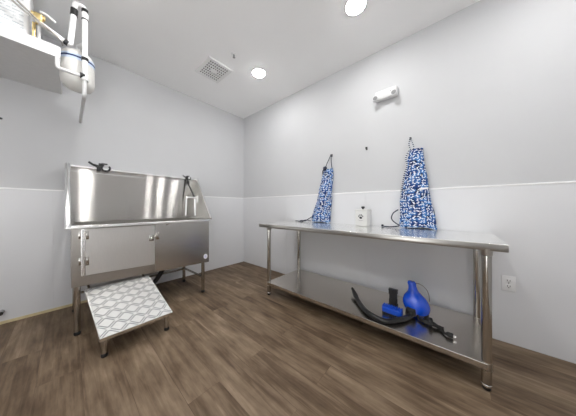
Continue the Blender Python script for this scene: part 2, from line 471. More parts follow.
# ------------------------------------------------------------------ long steel work table
TX0, TX1, TYF, TZ = 1.237, 3.278, -.665, .842
t = thing('work_table', 'long stainless steel work table with an undershelf along the right-hand wall', 'table', ((TX0 + TX1) / 2, -.34, 0))
bm = BM(); box(bm, TX0, TX1, TYF, -.008, TZ - .006, TZ, .002)
box(bm, TX0, TX0 + .004, TYF + .006, -.010, TZ - .042, TZ - .004); box(bm, TX1 - .004, TX1, TYF + .006, -.010, TZ - .042, TZ - .004)
box(bm, TX0, TX1, -.014, -.008, TZ - .042, TZ - .004)
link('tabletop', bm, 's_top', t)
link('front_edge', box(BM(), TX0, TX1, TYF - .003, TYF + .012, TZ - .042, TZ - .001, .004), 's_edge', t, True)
bm = BM()
for y in (-.50, -.20): box(bm, TX0 + .08, TX1 - .08, y - .04, y + .04, TZ - .034, TZ - .006)
link('stiffener', bm, 's_frame', t)
LEGX, LEGY = (1.386, 3.196), (-.640, -.055)
SZ = .158
for x in LEGX:
    for y in LEGY:
        lg = link('leg', tube(BM(), [(x, y, .028), (x, y, TZ - .034)], .0225, 24), 's_tube', t, True)
        link('foot', lathe(BM(), [(.017, 0), (.019, .004), (.019, .016), (.013, .022), (.013, .04)], (x, y, 0.0005), 20), 'black', lg, True)
        link('foot_ring', lathe(BM(), [(.0225, .022), (.0242, .025), (.0242, .032), (.0225, .035)], (x, y, 0), 20), 's_bright', lg, True)
        link('socket', lathe(BM(), [(.021, TZ - .075), (.026, TZ - .07), (.03, TZ - .034)], (x, y, 0), 20), 's_frame', lg, True)
bm = BM(); sx0, sx1, sy0, sy1 = LEGX[0] - .008, LEGX[1] + .004, LEGY[0] - .026, LEGY[1] + .012
box(bm, sx0, sx1, sy0 + .004, sy1, SZ - .005, SZ - .0005, .001)
box(bm, sx0, sx1, sy0, sy0 + .010, SZ - .036, SZ, .003)
box(bm, sx0, sx1, sy1 - .006, sy1, SZ - .036, SZ - .001); box(bm, sx0, sx0 + .005, sy0 + .006, sy1, SZ - .036, SZ - .001); box(bm, sx1 - .005, sx1, sy0 + .006, sy1, SZ - .036, SZ - .001)
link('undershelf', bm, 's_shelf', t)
for x in LEGX:
    for y in LEGY:
        link('shelf_clamp', lathe(BM(), [(.0226, SZ - .045), (.0240, SZ - .042), (.0240, SZ - .004), (.0226, SZ + .001)], (x, y, 0), 20), 's_frame', t, True)

# ------------------------------------------------------------------ steel grooming tub on the left wall
t = thing('grooming_tub', 'stainless steel dog grooming tub on legs with a tall splash back', 'tub', (.42, -1.63, 0))
XB, XF = .075, .746
Y0, Y1 = -2.197, -1.061
RZ = .896; BT = 1.479
# body shell (open box) : front right panel, left stile, end panels, sloping bottom
def zb(y): return .398 + (y - Y0) / (Y1 - Y0) * (.364 - .398)
DY0, DY1 = -2.139, -1.630   # door
bm = BM()
hexa(bm, [(XF - .02, DY1, zb(DY1)), (XF, DY1, zb(DY1)), (XF, Y1, zb(Y1)), (XF - .02, Y1, zb(Y1)), (XF - .02, DY1, RZ - .012), (XF, DY1, RZ - .012), (XF, Y1, RZ - .012), (XF - .02, Y1, RZ - .012)])
link('front_panel', bm, 's_front', t)
bm = BM()
hexa(bm, [(XF - .02, Y0, zb(Y0)), (XF, Y0, zb(Y0)), (XF, DY0, zb(DY0)), (XF - .02, DY0, zb(DY0)), (XF - .02, Y0, RZ - .012), (XF, Y0, RZ - .012), (XF, DY0, RZ - .012), (XF - .02, DY0, RZ - .012)])
hexa(bm, [(XF - .02, DY0, zb(DY0)), (XF, DY0, zb(DY0)), (XF, DY1, zb(DY1)), (XF - .02, DY1, zb(DY1)), (XF - .02, DY0, .478), (XF, DY0, .478), (XF, DY1, .460), (XF - .02, DY1, .460)])
link('front_frame', bm, 's_frame', t)
bm = BM()
for ya, yb in ((Y0, Y0 + .004), (Y1 - .004, Y1)):
    hexa(bm, [(XB, ya, zb(ya)), (XF - .02, ya, zb(ya)), (XF - .02, yb, zb(yb)), (XB, yb, zb(yb)), (XB, ya, RZ - .01), (XF - .02, ya, RZ - .01), (XF - .02, yb, RZ - .01), (XB, yb, RZ - .01)])
hexa(bm, [(XB, Y0, zb(Y0)), (XF - .02, Y0, zb(Y0)), (XF - .02, Y1, zb(Y1)), (XB, Y1, zb(Y1)), (XB, Y0, zb(Y0) + .006), (XF - .02, Y0, zb(Y0) + .006), (XF - .02, Y1, zb(Y1) + .006), (XB, Y1, zb(Y1) + .006)])
link('body_shell', bm, 's_frame', t)
# basin
bm = BM()
bx0, bx1, by0, by1 = XB + .012, XF - .016, Y0 + .03, Y1 - .008
v = [bm.verts.new(p) for p in ((bx0, by0, RZ - .004), (bx1, by0, RZ - .004), (bx1, by1, RZ - .004), (bx0, by1, RZ - .004), (bx0 - .004, by0, .56), (bx1, by0, .56), (bx1, by1, .54), (bx0 - .004, by1, .54))]
for q in ((0, 1, 5, 4), (1, 2, 6, 5), (2, 3, 7, 6), (3, 0, 4, 7), (4, 5, 6, 7)): bm.faces.new([v[i] for i in q])
link('basin', bm, 's_basin', t)
# front rim
YL, YRr = -2.231, -1.044
bm = BM(); box(bm, .728, .768, YL, YRr, RZ - .013, RZ, .004)
box(bm, .756, .768, YL, YRr, RZ - .026, RZ - .008, .003)
link('rim', bm, 's_bright', t)
# splash back
YBR, YBM = -.941, -.992
def yb_at(z): return YBM + (z - RZ) / (BT - RZ) * (YBR - YBM)
bm = BM(); pl = [(YL, RZ - .03), (YBM, RZ - .03), (YBR, BT - .012), (YL, BT - .0)]
prism(bm, pl, 0, XB - .012, XB)
link('splash_back', bm, 's_panel', t)
bm = BM(); prism(bm, [(YL, BT - .016), (YBR, BT - .026), (YBR, BT - .010), (YL, BT)], 0, XB - .03, XB + .026)
prism(bm, [(YL + .03, BT - .064), (YBR, BT - .074), (YBR, BT - .068), (YL + .03, BT - .058)], 0, XB, XB + .004)
link('top_flange', bm, 's_bright', t)
# left end panel with its rolled edge
bm = BM(); prism(bm, [(XB, RZ - .01), (.758, RZ - .01), (.758, RZ + .03), (XB + .10, BT - .012), (XB, BT - .012)], 1, YL, YL + .008)
link('end_panel', bm, 's_bright', t)
bm = BM()
tube(bm, [(XB - .02, YL + .015, BT - .012), (XB + .10, YL + .015, BT - .012), (.760, YL + .015, RZ + .026), (.762, YL + .015, RZ - .012)], .019, 16)
link('rolled_edge', bm, 's_bright', t, True)
# right end panel, leaning out towards the top
bm = BM()
P = [Vector(p) for p in ((XB, YBM, RZ - .01), (.766, YRr, RZ - .01), (.766, YRr, RZ + .006), (XB + .07, YBR + .004, BT - .020), (XB, YBR, BT - .014))]
off = Vector((0, .006, 0))
A = [bm.verts.new(p) for p in P]; B = [bm.verts.new(p + off) for p in P]
bm.faces.new(A); bm.faces.new(B[::-1])
for i in range(5): bm.faces.new((A[i], B[i], B[(i + 1) % 5], A[(i + 1) % 5]))
link('end_panel', bm, 's_panel', t)
bm = BM(); a, b = P[3], P[2]
tube(bm, [a + Vector((-.07, 0, .006)), a + Vector((0, 0, .004)), b + Vector((0, 0, .004))], .0095, 10)
link('rolled_edge', bm, 's_bright', t, True)
# door
bm = BM()
hexa(bm, [(XF - .004, -2.121, .482), (XF + .012, -2.121, .482), (XF + .012, -1.636, .466), (XF - .004, -1.636, .466), (XF - .004, -2.121, .862), (XF + .012, -2.121, .862), (XF + .012, -1.636, .862), (XF - .004, -1.636, .862)])
dr = link('door', bm, 's_door', t)
link('door_edge', box(BM(), XF - .004, XF + .014, -2.146, -2.118, .478, .866, .006), 's_bright', dr)
for z in (.815, .600):
    bm = BM(); box(bm, XF + .012, XF + .016, -2.118, -2.100, z - .036, z + .036, .001); box(bm, XF + .0, XF + .004, -2.158, -2.142, z - .03, z + .03, .001)
    tube(bm, [(XF + .018, -2.121, z - .036), (XF + .018, -2.121, z + .036)], .006, 12)
    for k in (-.022, .022): lathe(bm, [(.004, .0), (.003, .003), (0, .004)], (XF + .016, -2.109, z + k), 10, 'X')
    link('hinge', bm, 's_tube', dr, True)
bm = BM(); zc = .735; yc = -1.632
box(bm, XF + .012, XF + .018, yc - .052, yc - .012, zc - .028, zc + .028, .004); box(bm, XF + .0, XF + .016, yc + .006, yc + .034, zc - .02, zc + .055, .003)
tube(bm, round_path([(XF + .022, yc - .03, zc - .004), (XF + .038, yc - .01, zc + .01), (XF + .03, yc + .022, zc + .04)], .01), .006, 10)
lathe(bm, [(.013, 0), (.013, .012), (.008, .016), (0, .017)], (XF + .016, yc - .032, zc - .01), 16, 'X')
link('latch', bm, 's_tube', t, True)
bm = BM(); prism(bm, [(-1.105 + .024 * cos(k * pi / 16), .440 + .030 * sin(k * pi / 16)) for k in range(32)], 0, XF - .001, XF + .0015)
st = link('maker_sticker', bm, 'sticker', t)
bm = BM(); prism(bm, [(-1.107 + .013 * cos(k * pi / 10), .440 + .016 * sin(k * pi / 10)) for k in range(20)], 0, XF + .001, XF + .002)
link('printed_mark', bm, 'stickblue', st)
bm = BM(); lathe(bm, [(.013, 0), (.013, .004), (.008, .007), (0, .007)], (XF, -1.52, .866), 16, 'X')
link('overflow_plug', bm, 's_frame', t, True)
# legs and rails
LG = {(0, 0): (.722, -2.165), (0, 1): (.722, -1.126), (1, 0): (.19, -2.165), (1, 1): (.19, -1.146)}
for (a, b), (x, y) in LG.items():
    lg = link('leg', tube(BM(), [(x, y, .03), (x, y, zb(y) + .01)], .020, 20), 's_tube', t, True)
    link('foot', lathe(BM(), [(.018, 0.0005), (.021, .005), (.021, .022), (.016, .03), (.016, .04)], (x, y, 0), 18), 'black', lg, True)
RLZ = .19
for p, q in (((1, 0), (1, 1)), ((0, 0), (1, 0)), ((0, 1), (1, 1))):
    (xa, ya), (xb, yb) = LG[p], LG[q]
    link('rail', tube(BM(), [(xa, ya, RLZ - .012 * (p == (1, 0))), (xb, yb, RLZ - .012 * (p == (1, 0)))], .012, 14), 's_tube', t, True)
bm = tube(BM(), smooth_path([(.45, -1.40, .40), (.45, -1.42, .36), (.46, -1.47, .325), (.47, -1.52, .25), (.46, -1.58, .17), (.42, -1.68, .10)]), .024, 14)
link('drain_hose', bm, 'rubber', t, True)
# faucet standing on the right end panel
bm = BM(); fy = -1.02
tube(bm, round_path([(.33, fy + .0, 1.168), (.33, -1.165, 1.178), (.33, -1.175, .93)], .028, 6), .0125, 14)
fs = link('spout', bm, 's_bright', t, True)
bm = BM(); box(bm, .285, .375, fy - .022, fy + .0, 1.10, 1.205, .01)
tube(bm, [(.30, -1.045, 1.165), (.30, -1.045, .93)], .009, 12); tube(bm, [(.37, -1.06, 1.15), (.40, -1.08, .93)], .009, 12)
link('mixer_valve', bm, 's_bright', t, True)
bm = tube(BM(), smooth_path([(.10, -1.065, 1.455), (.115, -1.07, 1.40), (.16, -1.06, 1.345), (.22, -1.05, 1.27), (.27, -1.04, 1.19)]), .0095, 12)
box(bm, .095, .13, -1.085, -1.045, 1.385, 1.425, .008)
link('sprayer_hose', bm, 'black', t, True)

# black clips on the top flange
def clip(y, z, lab, s=1.0, flip=1):
    c = thing('hose_clip', lab, 'clip', (XB, y, z), 'black clips on the tub top')
    bm = BM(); box(bm, XB - .012, XB + .028, y - .030 * s, y + .018 * s, z, z + .026 * s, .006)
    box(bm, XB + .026, XB + .040, y - .022 * s, y + .01 * s, z - .035 * s, z + .02 * s, .005)
    link('clamp', bm, 'black', c, True)
    pts = [(XB + .035, y + .05 * s + .034 * s * cos(a), z + .006 * s + .034 * s * sin(a)) for a in [radians(40 - 28 * k) for k in range(11)]]
    link('ring', tube(BM(), pts, .009 * s, 10), 'black', c, True)
    bm = tube(BM(), smooth_path([(XB + .02, y - .01 * s, z + .02 * s), (XB + .03, y - .05 * s, z + .03 * s), (XB + .035, y - .085 * s, z + .055 * s)]), [.013 * s] * 8 + [.011 * s] * 8 + [.008 * s], 10)
    box(bm, XB + .012, XB + .038, y + .014 * s, y + .065 * s, z + .044 * s, z + .058 * s, .005); box(bm, XB + .014, XB + .034, y - .008 * s, y + .025 * s, z + .020 * s, z + .054 * s, .005)
    link('lever', bm, 'black', c, True)
clip(-1.985, BT - .004, 'black plastic clip on the left end of the tub splash back', 1.0)
clip(-1.075, BT - .012, 'smaller black plastic clip on the right end of the tub splash back', .66)

# ------------------------------------------------------------------ tread-plate step ramp
rt = thing('step_ramp', 'sloping tread plate step ramp with two legs in front of the tub', 'ramp', (1.2, -1.85, 0))
ra, rb = Vector((.735, 0, .362)), Vector((1.260, 0, .160))    # upper and lower ends of the top face
ya, yb = -2.076, -1.636
dd = (rb - ra).normalized(); nrm = Vector((-dd.z, 0, dd.x)); L = (rb - ra).length
def RP(s, y, h): v = ra + dd * s + nrm * h; return (v.x, y + .048 * (s / L - 1), v.z)
bm = BM(); hexa(bm, [RP(0, ya, -.006), RP(L, ya, -.006), RP(L, yb, -.006), RP(0, yb, -.006), RP(0, ya, 0), RP(L, ya, 0), RP(L, yb, 0), RP(0, yb, 0)])
tp = link('tread_plate', bm, 's_tread', rt)
bm = BM(); nu, nv = 9, 8
for i in range(nu):
    for j in range(nv):
        cs, cy = (i + .5) * L / nu, ya + (j + .5) * (yb - ya) / nv
        an = radians(45 if (i + j) % 2 else -45); ux, uy = cos(an), sin(an)
        for k in (-.5, .5):
            ox_, oy_ = -uy * .015 * k, ux * .015 * k; hl, hw = .030, .0036
            P = []
            for (du, dv, h) in ((-hl, -hw, 0), (hl, -hw, 0), (hl, hw, 0), (-hl, hw, 0), (-hl * .75, -hw * .4, .0026), (hl * .75, -hw * .4, .0026), (hl * .75, hw * .4, .0026), (-hl * .75, hw * .4, .0026)):
                s = cs + ox_ + du * ux - dv * uy; y = cy + oy_ + du * uy + dv * ux
                P.append(RP(min(max(s, .003), L - .003), min(max(y, ya + .003), yb - .003), h))
            hexa(bm, P)
tr = link('tread_pattern', bm, 's_treadb', tp)
bm = BM()
for y0, y1 in ((ya - .001, ya + .004), (yb - .004, yb + .001)):
    hexa(bm, [RP(0, y0, -.028), RP(L, y0, -.028), RP(L, y1, -.028), RP(0, y1, -.028), RP(0, y0, .001), RP(L, y0, .001), RP(L, y1, .001), RP(0, y1, .001)])
hexa(bm, [RP(L - .004, ya, -.026), RP(L + .002, ya, -.026), RP(L + .002, yb, -.026), RP(L - .004, yb, -.026), RP(L - .004, ya, .001), RP(L + .002, ya, .001), RP(L + .002, yb, .001), RP(L - .004, yb, .001)])
link('edge_strip', bm, 's_bright', rt)
for y in (ya + .028, yb - .028):
    lg = link('leg', tube(BM(), [(1.205, y, .028), (1.205, y, .168)], .0185, 18), 's_tube', rt, True)
    link('foot', lathe(BM(), [(.017, .0005), (.020, .005), (.020, .022), (.015, .03), (.015, .04)], (1.205, y, 0), 18), 'black', lg, True)
bm = BM()
for y in (ya + .03, yb - .03): tube(bm, [RP(.02, y, -.022), RP(-.06, y, -.0225), RP(-.14, y, -.0225)], .009, 10)
tube(bm, [RP(-.14, ya + .02, -.0225), RP(-.14, yb - .02, -.0225)], .011, 10)
link('hanger_bar', bm, 's_tube', rt, True)

# ------------------------------------------------------------------ aprons on wall hooks
def hook(x, z, lab):
    t = thing('wall_hook', lab, 'hook', (x, 0, z), 'small black hooks on the right-hand wall')
    link('hook_plate', box(BM(), x - .008, x + .008, -.006, -.0005, z - .018, z + .018, .002), 'black', t)
    link('hook_arm', tube(BM(), smooth_path([(x, -.004, z - .006), (x, -.022, z - .016), (x, -.034, z - .008), (x, -.035, z + .010)]), .0045, 10), 'black', t, True)
hook(1.878, 1.705, 'small black wall hook holding the left apron by its neck loop')
hook(2.312, 1.708, 'small bare black wall hook between the two blue aprons')
hook(2.733, 1.715, 'small black wall hook holding the right apron by its neck loop')

def apron_body(rows, depth, seed, zbase, nseg=44):
    """rows: (z, x_left, x_right); a folded cloth hanging flat against the wall"""
    rnd = random.Random(seed); bm = BM(); uvl = bm.loops.layers.uv.new('UVMap')
    ph = [rnd.uniform(0, 6.28) for _ in range(4)]
    zs = []; nz = 44
    for i in range(nz + 1):
        z = rows[0][0] + (rows[-1][0] - rows[0][0]) * i / nz
        for (za, la, ra_), (zb_, lb, rb_) in zip(rows, rows[1:]):
            if za >= z >= zb_ - 1e-9:
                f = (za - z) / (za - zb_); f = f * f * (3 - 2 * f) * .4 + f * .6
                zs.append((z, la + (lb - la) * f, ra_ + (rb_ - ra_) * f)); break
    rings = []
    for i, (z, xl, xr) in enumerate(zs):
        w = (xr - xl) / 2; cx = (xl + xr) / 2; g = i / nz; ring = []
        dep = depth * (.35 + .65 * g)
        for k in range(nseg):
            a = 2 * pi * k / nseg
            c, s = cos(a), sin(a)
            x = cx + w * math.copysign(abs(c) ** .75, c)
            fold = .5 + .5 * sin(4.2 * (x - cx) / max(w, .01) * (1 + .5 * g) + ph[0] + .8 * g) * (.35 + .65 * g)
            fold += .25 * sin(9 * (x - cx) / max(w, .01) + ph[1] + 2 * g) * g
            y = -.010 - dep * (.5 + .5 * (math.copysign(abs(s) ** .55, s))) * (.62 + .38 * fold)
            if s < 0: y = max(y, -.010 - dep * .5)
            ring.append(bm.verts.new((x + .004 * sin(14 * g + ph[2]), min(y, -.008), z + .006 * sin(a * 3 + ph[3]) * g)))
        rings.append((ring, z, w))
    per = .30
    for i in range(nz):
        A, B = rings[i], rings[i + 1]
        for k in range(nseg):
            k2 = (k + 1) % nseg
            f = bm.faces.new((A[0][k], A[0][k2], B[0][k2], B[0][k]))
            vals = []
            for (R, kk) in ((A, k), (A, k + 1), (B, k + 1), (B, k)):
                a = 2 * pi * kk / nseg
                vals.append((-cos(a) * R[2] * 1.0 + (0 if kk <= nseg / 2 else .9), R[1]))
            for lp, uv in zip(f.loops, vals): lp[uvl].uv = uv
    f = bm.faces.new(rings[0][0]); f2 = bm.faces.new(rings[-1][0][::-1])
    for ff in (f, f2):
        for lp in ff.loops: lp[uvl].uv = (lp.vert.co.x, lp.vert.co.z + lp.vert.co.y)
    return bm

def ribbon(bm, pts, w=.012):
    return tube(bm, smooth_path(pts, 6), w / 2, 8)

# right apron
t = thing('apron', 'larger blue apron printed with white bones, hanging near the right end of the table', 'apron', (2.78, 0, TZ), 'blue bone-print aprons')
rows = [(1.605, 2.726, 2.834), (1.45, 2.704, 2.853), (1.30, 2.680, 2.870), (1.11, 2.652, 2.902), (.97, 2.648, 2.924), (.90, 2.646, 2.936), (.852, 2.652, 2.946)]
link('apron_body', apron_body(rows, .10, 3, TZ), 'cloth', t, True)
bm = BM(); ribbon(bm, [(2.738, -.03, 1.600), (2.724, -.034, 1.655), (2.728, -.030, 1.700), (2.733, -.028, 1.724), (2.739, -.030, 1.700), (2.760, -.034, 1.640), (2.762, -.030, 1.598)], .010)
link('neck_loop', bm, 'ribbon', t, True)
bm = BM(); ribbon(bm, [(2.731, -.05, 1.60), (2.700, -.052, 1.53), (2.712, -.055, 1.45), (2.690, -.06, 1.37), (2.676, -.065, 1.28), (2.662, -.07, 1.18)], .013)
link('edge_ribbon', bm, 'ribbon', t, True)
bm = BM(); ribbon(bm, [(2.640, -.08, 1.02), (2.600, -.10, .985), (2.588, -.11, .93), (2.625, -.12, .89), (2.66, -.13, .868), (2.60, -.135, .853), (2.535, -.12, .851), (2.505, -.10, .852)], .011)
box(bm, 2.492, 2.510, -.112, -.088, .845, .868, .004)
link('waist_tie', bm, 'cord', t, True)
bm = BM(); prism(bm, [(2.815, 1.205), (2.880, 1.212), (2.881, 1.226), (2.815, 1.222)], 1, -.078, -.060)
link('pocket_edge', bm, 'white', t)
# left apron
t = thing('apron', 'narrower blue apron printed with white bones, hanging near the left end of the table', 'apron', (1.83, 0, TZ), 'blue bone-print aprons')
rows = [(1.535, 1.772, 1.903), (1.40, 1.734, 1.902), (1.25, 1.702, 1.896), (1.14, 1.674, 1.890), (.98, 1.622, 1.880), (.90, 1.592, 1.876), (.852, 1.602, 1.866)]
link('apron_body', apron_body(rows, .075, 11, TZ), 'cloth', t, True)
bm = BM(); ribbon(bm, [(1.795, -.025, 1.528), (1.815, -.032, 1.59), (1.848, -.032, 1.65), (1.876, -.030, 1.703), (1.882, -.032, 1.66), (1.886, -.034, 1.60), (1.890, -.025, 1.528)], .009)
link('neck_loop', bm, 'cord', t, True)
bm = BM(); lathe(bm, [(0, -.028), (.018, -.02), (.026, 0), (.020, .02), (0, .028)], (1.796, -.035, 1.545), 14)
ribbon(bm, [(1.79, -.045, 1.54), (1.768, -.045, 1.51), (1.77, -.04, 1.47)], .012)
link('knot', bm, 'cord', t, True)
bm = BM(); ribbon(bm, [(1.64, -.05, .93), (1.595, -.10, .895), (1.55, -.12, .862), (1.47, -.11, .852), (1.40, -.09, .851), (1.36, -.10, .852)], .010)
ribbon(bm, [(1.62, -.10, .862), (1.52, -.07, .868), (1.46, -.08, .853), (1.43, -.12, .851), (1.50, -.15, .851)], .010)
box(bm, 1.452, 1.492, -.118, -.092, .8445, .866, .005)
link('waist_tie', bm, 'cord', t, True)

# ------------------------------------------------------------------ treat jar
jx0, jx1, jy0, jy1, jz0, jz1 = 2.246, 2.372, -.170, -.060, TZ + .0005, 1.008
t = thing('treat_canister', 'square cream canister with a paw print and knobbed lid on the work table', 'canister', ((jx0 + jx1) / 2, (jy0 + jy1) / 2, TZ))
bd = link('jar', box(BM(), jx0, jx1, jy0, jy1, jz0, jz1, .007, 3), 'cream', t, True)
bm = BM(); px, pz, s = (jx0 + jx1) / 2 - .004, .938, .9
def oval(cx, cz, rx, rz, bm=bm):
    prism(bm, [(cx + rx * s * cos(2 * pi * k / 18), cz + rz * s * sin(2 * pi * k / 18)) for k in range(18)], 1, jy0 - .0008, jy0 + .001)
oval(px, pz - .006, .017, .014)
for dx, dz in ((-.021, .010), (-.008, .022), (.008, .022), (.021, .010)): oval(px + dx, pz + dz, .0065, .009)
link('paw_print', bm, 'ink', bd)
bm = BM(); pts = [(px + .036 * cos(radians(a)), jy0, pz + .006 + .044 * sin(radians(a))) for a in range(-130, -49, 10)]
tube(bm, pts, .0022, 6); link('printed_arc', bm, 'inkg', bd)
ld = link('lid', box(BM(), jx0 - .006, jx1 + .006, jy0 - .006, jy1 + .006, jz1 - .002, jz1 + .014, .005, 3), 'cream', t, True)
lathe(bm := BM(), [(.010, 0), (.009, .010), (.018, .018), (.019, .026), (.012, .032), (0, .033)], ((jx0 + jx1) / 2, (jy0 + jy1) / 2, jz1 + .013), 20)
link('knob', bm, 'ink', ld, True)

# ------------------------------------------------------------------ pet dryer and its attachments on the undershelf
S = SZ + .0005
t = thing('pet_dryer', 'glossy blue pet dryer with a black hose lying on the undershelf', 'dryer', (2.82, -.30, SZ))
dx_, dy_ = 2.806, -.300
bm = lathe(BM(), [(.050, .022), (.078, .028), (.092, .055), (.096, .085), (.090, .118), (.075, .148), (.055, .172), (.040, .192), (.033, .215), (.030, .240), (.032, .262), (.024, .276), (0, .280)], (dx_, dy_, S), 36)
for v_ in bm.verts:                                   # the body leans and swells to the front-right
    h = v_.co.z - S
    v_.co.z = S + h * .925
    v_.co.x += .026 * (1 - h / .14) if h < .14 else -.18 * (h - .14)
    v_.co.y += -.02 * (1 - h / .28)
bd = link('body', bm, 'blue', t, True)
bm = tube(BM(), smooth_path([(dx_ - .03, dy_ - .005, S + .245), (dx_ + .03, dy_ + .02, S + .240), (dx_ + .072, dy_ + .04, S + .205), (dx_ + .092, dy_ + .04, S + .16), (dx_ + .098, dy_ + .03, S + .11)]), .0028, 10)
link('carry_strap', bm, 'strap', t, True)
bm = BM(); box(bm, dx_ - .045, dx_ + .02, dy_ - .125, dy_ - .075, S + .012, S + .075, .012, 3)
link('outlet_port', bm, 'rubber', t, True)
for fx, fy_ in ((-.045, -.045), (.085, -.05), (-.03, .05), (.075, .05)):
    link('foot', lathe(BM(), [(.016, 0), (.018, .004), (.015, .03), (0, .03)], (dx_ + fx, dy_ + fy_, S), 14), 'black', t, True)
# ribbed hose, nozzle at the far end
HZ = S + .021
path = smooth_path([(dx_ - .012, dy_ - .10, S + .045), (2.790, -.440, HZ), (2.745, -.535, HZ), (2.665, -.628, HZ - .002), (2.575, -.628, HZ), (2.487, -.575, HZ), (2.395, -.470, HZ + .002), (2.335, -.392, HZ + .012)], 14)
rads = [.0185 + (.0014 if i % 2 else -.0010) for i in range(len(path))]
link('hose', tube(BM(), path, rads, 16), 'hose', t, True)
bm = tube(BM(), [(2.343, -.402, HZ + .010), (2.326, -.380, HZ + .014), (2.300, -.347, HZ + .024), (2.270, -.312, HZ + .036)], [.022, .022, .018, .012], 16)
link('nozzle', bm, 'black', t, True)
# mains lead, bundled, with its plug
bm = tube(BM(), smooth_path([(dx_ + .03, dy_ - .09, S + .03), (2.85, -.425, S + .012), (2.875, -.445, S + .014), (2.93, -.452, S + .016), (2.975, -.462, S + .016), (2.99, -.475, S + .014), (3.005, -.50, S + .010), (3.022, -.515, S + .014)]), .008, 10)
for k, (o1, o2, zz) in enumerate(((.016, .0, .008), (-.014, .006, .009), (.004, -.018, .02), (-.004, .020, .017))):
    tube(bm, smooth_path([(2.868 + o1, -.432 + o2, S + zz), (2.90, -.440 + o1, S + zz + .004), (2.94, -.446 + o2, S + zz + .004), (2.982, -.452 + o1, S + zz), (2.996, -.462 + o2, S + zz)]), .0068, 10)
lathe(bm, [(.016, -.012), (.03, -.008), (.03, .008), (.016, .012)], (2.925, -.446, S + .031), 14, 'X')
link('power_cord', bm, 'rubber', t, True)
bm = tube(BM(), [(3.014, -.510, S + .015), (3.022, -.512, S + .017), (3.040, -.513, S + .017), (3.052, -.514, S + .017)], [.010, .015, .016, .014], 12)
pg = link('plug', bm, 'black', t, True)
bm = BM()
for k in (-.0065, .0065): box(bm, 3.050, 3.066, -.514 + k - .0015, -.514 + k + .0015, S + .013, S + .020)
link('prongs', bm, 's_bright', pg)

# blue slicker brush: padded block with black bristles
t = thing('grooming_brush', 'small blue brush block with black bristles beside the pet dryer on the undershelf', 'brush', (2.675, -.47, SZ))
R = Matrix.Rotation(radians(-3), 4, 'Z'); c0 = Vector((2.672, -.468, S))
def local(bm): bmesh.ops.transform(bm, matrix=Matrix.Translation(c0) @ R, verts=bm.verts[:]); return bm
link('brush_block', local(box(BM(), -.072, .072, -.032, .032, .014, .060, .008, 3)), 'blue2', t, True)
bm = BM()
for i in range(8):
    for j in range(3): box(bm, -.066 + i * .0188 - .005, -.066 + i * .0188 + .005, -.022 + j * .022 - .005, -.022 + j * .022 + .005, .058, .070, .003)
link('knobs', local(bm), 'blue2', t)
bm = BM()
for i in range(9):
    for j in range(4): box(bm, -.064 + i * .016 - .004, -.064 + i * .016 + .004, -.026 + j * .0173 - .004, -.026 + j * .0173 + .004, 0, .018)
link('bristles', local(bm), 'black', t)
# black nozzle standing on its end
t = thing('dryer_nozzle', 'black plastic nozzle standing upright behind the small blue brush', 'nozzle', (2.648, -.335, SZ))
bm = BM(); cx, cy = 2.648, -.325
for i, (h0, h1, r) in enumerate(((0, .03, .036), (.03, .075, .031), (.075, .115, .029), (.115, .150, .033))):
    box(bm, cx - r, cx + r, cy - r * .75, cy + r * .75, S + h0, S + h1 + .001, .006)
link('nozzle_tube', bm, 'rubber', t, True)
link('nozzle_lip', box(BM(), cx - .036, cx + .036, cy - .020, cy + .020, S + .148, S + .160, .004), 'black', t, True)

# ------------------------------------------------------------------ shelf with water heater, upper left
PX, PYR, PZ = .745, -2.252, 2.205
t = thing('wall_shelf', 'white metal wall shelf high in the upper left corner under the water heater', 'shelf', (.37, -2.53, PZ))
PYL = -3.20
link('shelf_plate', box(BM(), .002, PX - .006, PYL, PYR - .006, PZ, PZ + .006), 'pipeg', t)
link('front_lip', box(BM(), PX - .007, PX, PYL, PYR, PZ - .004, PZ + .082, .002), 'enamel', t)
link('side_lip', box(BM(), .002, PX - .006, PYR - .007, PYR, PZ - .004, PZ + .070, .002), 'enamel', t)
bm = BM()
for y in (-2.80, -3.15):
    link('bracket', prism(BM(), [(.002, PZ - .10), (.02, PZ - .10), (.10, PZ - .001), (.002, PZ - .001)], 1, y - .004, y + .004), 'pipeg', t)

t = thing('water_heater', 'boxy white water heater with printed labels standing on the wall shelf', 'water heater', (.42, -2.60, PZ + .007))
hx0, hx1, hy0, hy1 = .22, .700, -3.05, -2.398
hb = link('casing', box(BM(), hx0, hx1, hy0, hy1, PZ + .022, H - .03, .018, 3), 'enamel', t, True)
link('rating_label', box(BM(), hx1 - .001, hx1 + .0015, -2.535, -2.425, PZ + .10, PZ + .40), 'label', hb)
link('warning_label', box(BM(), hx1 - .001, hx1 + .0015, -2.70, -2.545, PZ + .10, PZ + .40), 'label', hb)
bm = BM()
for x in (hx0 + .06, hx1 - .06):
    for y in (hy0 + .05, hy1 - .05): link('foot', lathe(BM(), [(.018, 0), (.018, .017)], (x, y, PZ + .0065), 14), 'grey', t)

